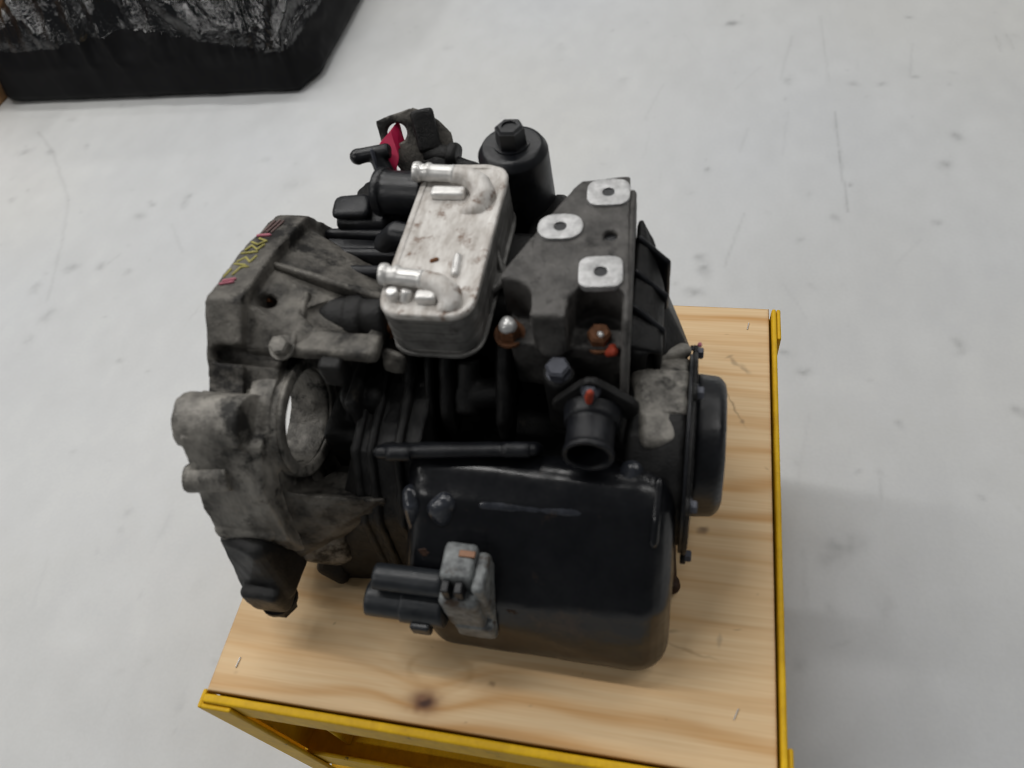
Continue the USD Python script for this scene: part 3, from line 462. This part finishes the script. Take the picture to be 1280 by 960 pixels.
# --- marker-pen writing on the rim of the bell flange
e0, e1 = np.array([.2830, .3415]), np.array([.441, .3035]); du = (e1 - e0) / np.linalg.norm(e1 - e0)
BV = np.array(bell_m.vertices)
def rim(s, t):
    p = e0 + du * s; near = BV[(abs(BV[:, 0] - .047 - t) < .005) & (abs(BV[:, 1] - p[0]) < .005) & (BV[:, 2] > .27)]
    return (.047 + t, p[0], (near[:, 2].max() if len(near) else p[1]) - .0002)
def pen(strokes, material, r=.0014, label=None):
    for st in strokes: strip(tr, "pen_stroke", [rim(s, t) for s, t in st], r, material, label)
pen([[(.034, .002), (.046, .004)], [(.038, .010), (.050, .013), (.052, .020)], [(.056, .003), (.054, .016)], [(.060, .004), (.068, .010), (.060, .018), (.070, .021)], [(.074, .002), (.078, .018)], [(.080, .004), (.090, .006), (.082, .016), (.092, .019)], [(.096, .003), (.092, .012), (.100, .018), (.104, .008)]], YELPEN, .0012, "yellow paint-pen writing")
pen([[(.022, .004), (.026, .016)], [(.028, .004), (.031, .016)]], PINKPEN, .0015, "pink paint mark at the end of the writing")
pen([[(.110, .003), (.113, .015)]], PINKPEN, .0019, "pink paint mark at the end of the writing")
pen([[(.119, .004), (.145, .005)], [(.119, .009), (.148, .010)], [(.120, .014), (.146, .015)]], FADED, .0013, "faded pink paint smear")

# ------------------------------------------------------------------ pink tape through the bracket hole
tp = thing("flagging_tape", hc, "bright pink tape threaded through the hole of the cable bracket", "tape")
def fp(u, v, w): return tuple(hc + ex * u + ey * v + nn * w)
ribbon = [(fp(.005, .016, -.006), fp(.006, -.011, -.006)), (fp(-.006, .006, .007), fp(-.003, -.014, .008)), (fp(-.019, -.004, .013), fp(-.004, -.024, .015)), (fp(-.033, -.018, .014), fp(-.009, -.034, .018)), (fp(-.022, -.034, .014), fp(-.012, -.054, .018))]
parts = [M3.batch_hull([ball(q, .0009, 8) for q in (*ribbon[i], *ribbon[i + 1])]) for i in range(4)]
put(tp, "ribbon", cast(add(*parts), .004, 2, .0006, 120), PINK, True)

# ------------------------------------------------------------------ wrapped pallet load and cardboard box on the floor
F = -H
def wrap_mesh():
    r = .03
    load = rhull([(-1.74, 1.80, F + .032), (-.725, 1.835, F + .032), (-.69, 1.91, F + .032), (-.69, 2.95, F + .032), (-1.72, 2.95, F + .032), (-1.79, 1.86, F + .032),
                  (-1.73, 1.81, F + .10), (-.735, 1.845, F + .13), (-.70, 2.9, F + .15), (-1.70, 2.9, F + .10), (-1.62, 1.90, F + .22), (-1.44, 2.0, F + .46), (-1.30, 2.1, F + .54), (-.86, 2.06, F + .46), (-.78, 2.8, F + .46), (-1.40, 2.8, F + .50), (-1.3, 2.2, F + .56)], r)
    t = tri(load.refine_to_length(.0095)); t.merge_vertices()
    trimesh.smoothing.filter_taubin(t, lamb=.55, nu=.53, iterations=6)
    v = np.array(t.vertices); up = np.clip((v[:, 2] - (F + .10)) / .09, 0, 1)
    dx, dz = v[:, 0] + .74, v[:, 2] - (F + .12)
    near = np.exp(-(dx ** 2 + (v[:, 1] - 1.9) ** 2) / .10)
    ang = np.arctan2(dx, np.hypot(dz, v[:, 1] - 1.88) + .12)
    ridge = lambda p, n, sd: 1 - abs(2 * meshkit.fbm(p, n, sd) - 1)
    lin = np.c_[v[:, 0] * 7.5 + dz * 2, v[:, 1] * 1.6, v[:, 2] * 1.6]; fan = np.c_[ang * 9, v[:, 1] * 1.2, v[:, 2] * 1.4]
    d1 = ridge(lin, 3, 41) ** 2 * (1 - near) + ridge(fan, 3, 46) ** 2 * near
    d2 = ridge(lin * [2.7, 2.4, 1.8] + 9, 3, 42) ** 2 * (1 - near) + ridge(fan * [3, 2, 2] + 5, 3, 47) ** 2 * near
    d3 = ridge(lin * [7, 5, 4] + 3, 2, 44)
    disp = .034 * (d1 - .5) + .022 * (d2 - .5) + .006 * (d3 - .6)
    disp = disp * (.07 + .93 * up) + .006 * (meshkit.fbm(v * 7, 2, 43) - .5)
    t.vertices = v + t.vertex_normals * disp[:, None]
    t.vertices[:, 2] = np.maximum(t.vertices[:, 2], F + .0)
    return t
pk = thing("wrapped_package", (-1.2, 2.4, F), "large load in crinkled glossy black stretch wrap on the floor", "wrapped package")
wm_ = wrap_mesh(); low_ = wm_.triangles_center[:, 2] < F + .175 + .018 * np.sin(wm_.triangles_center[:, 0] * 9) + .03 * meshkit.fbm(wm_.triangles_center * 14, 3, 48) - .05 * np.exp(-((wm_.triangles_center[:, 0] + .70) / .13) ** 2)
put(pk, "black_base", wm_.submesh([np.where(low_)[0]], append=True), TRAY, True)
put(pk, "stretch_wrap", wm_.submesh([np.where(~low_)[0]], append=True), FILM, True)
cb = thing("cardboard_box", (-2.1, 2.2, F), "brown cardboard box standing left of the black wrapped load", "box")
put(cb, "box_body", rbox((-2.5, 1.725, F), (-1.80, 2.7, F + .40), .006), CARD)
put(cb, "box_flap", rbox((-2.5, 1.735, F + .400), (-1.81, 2.24, F + .405), .002), CARD)
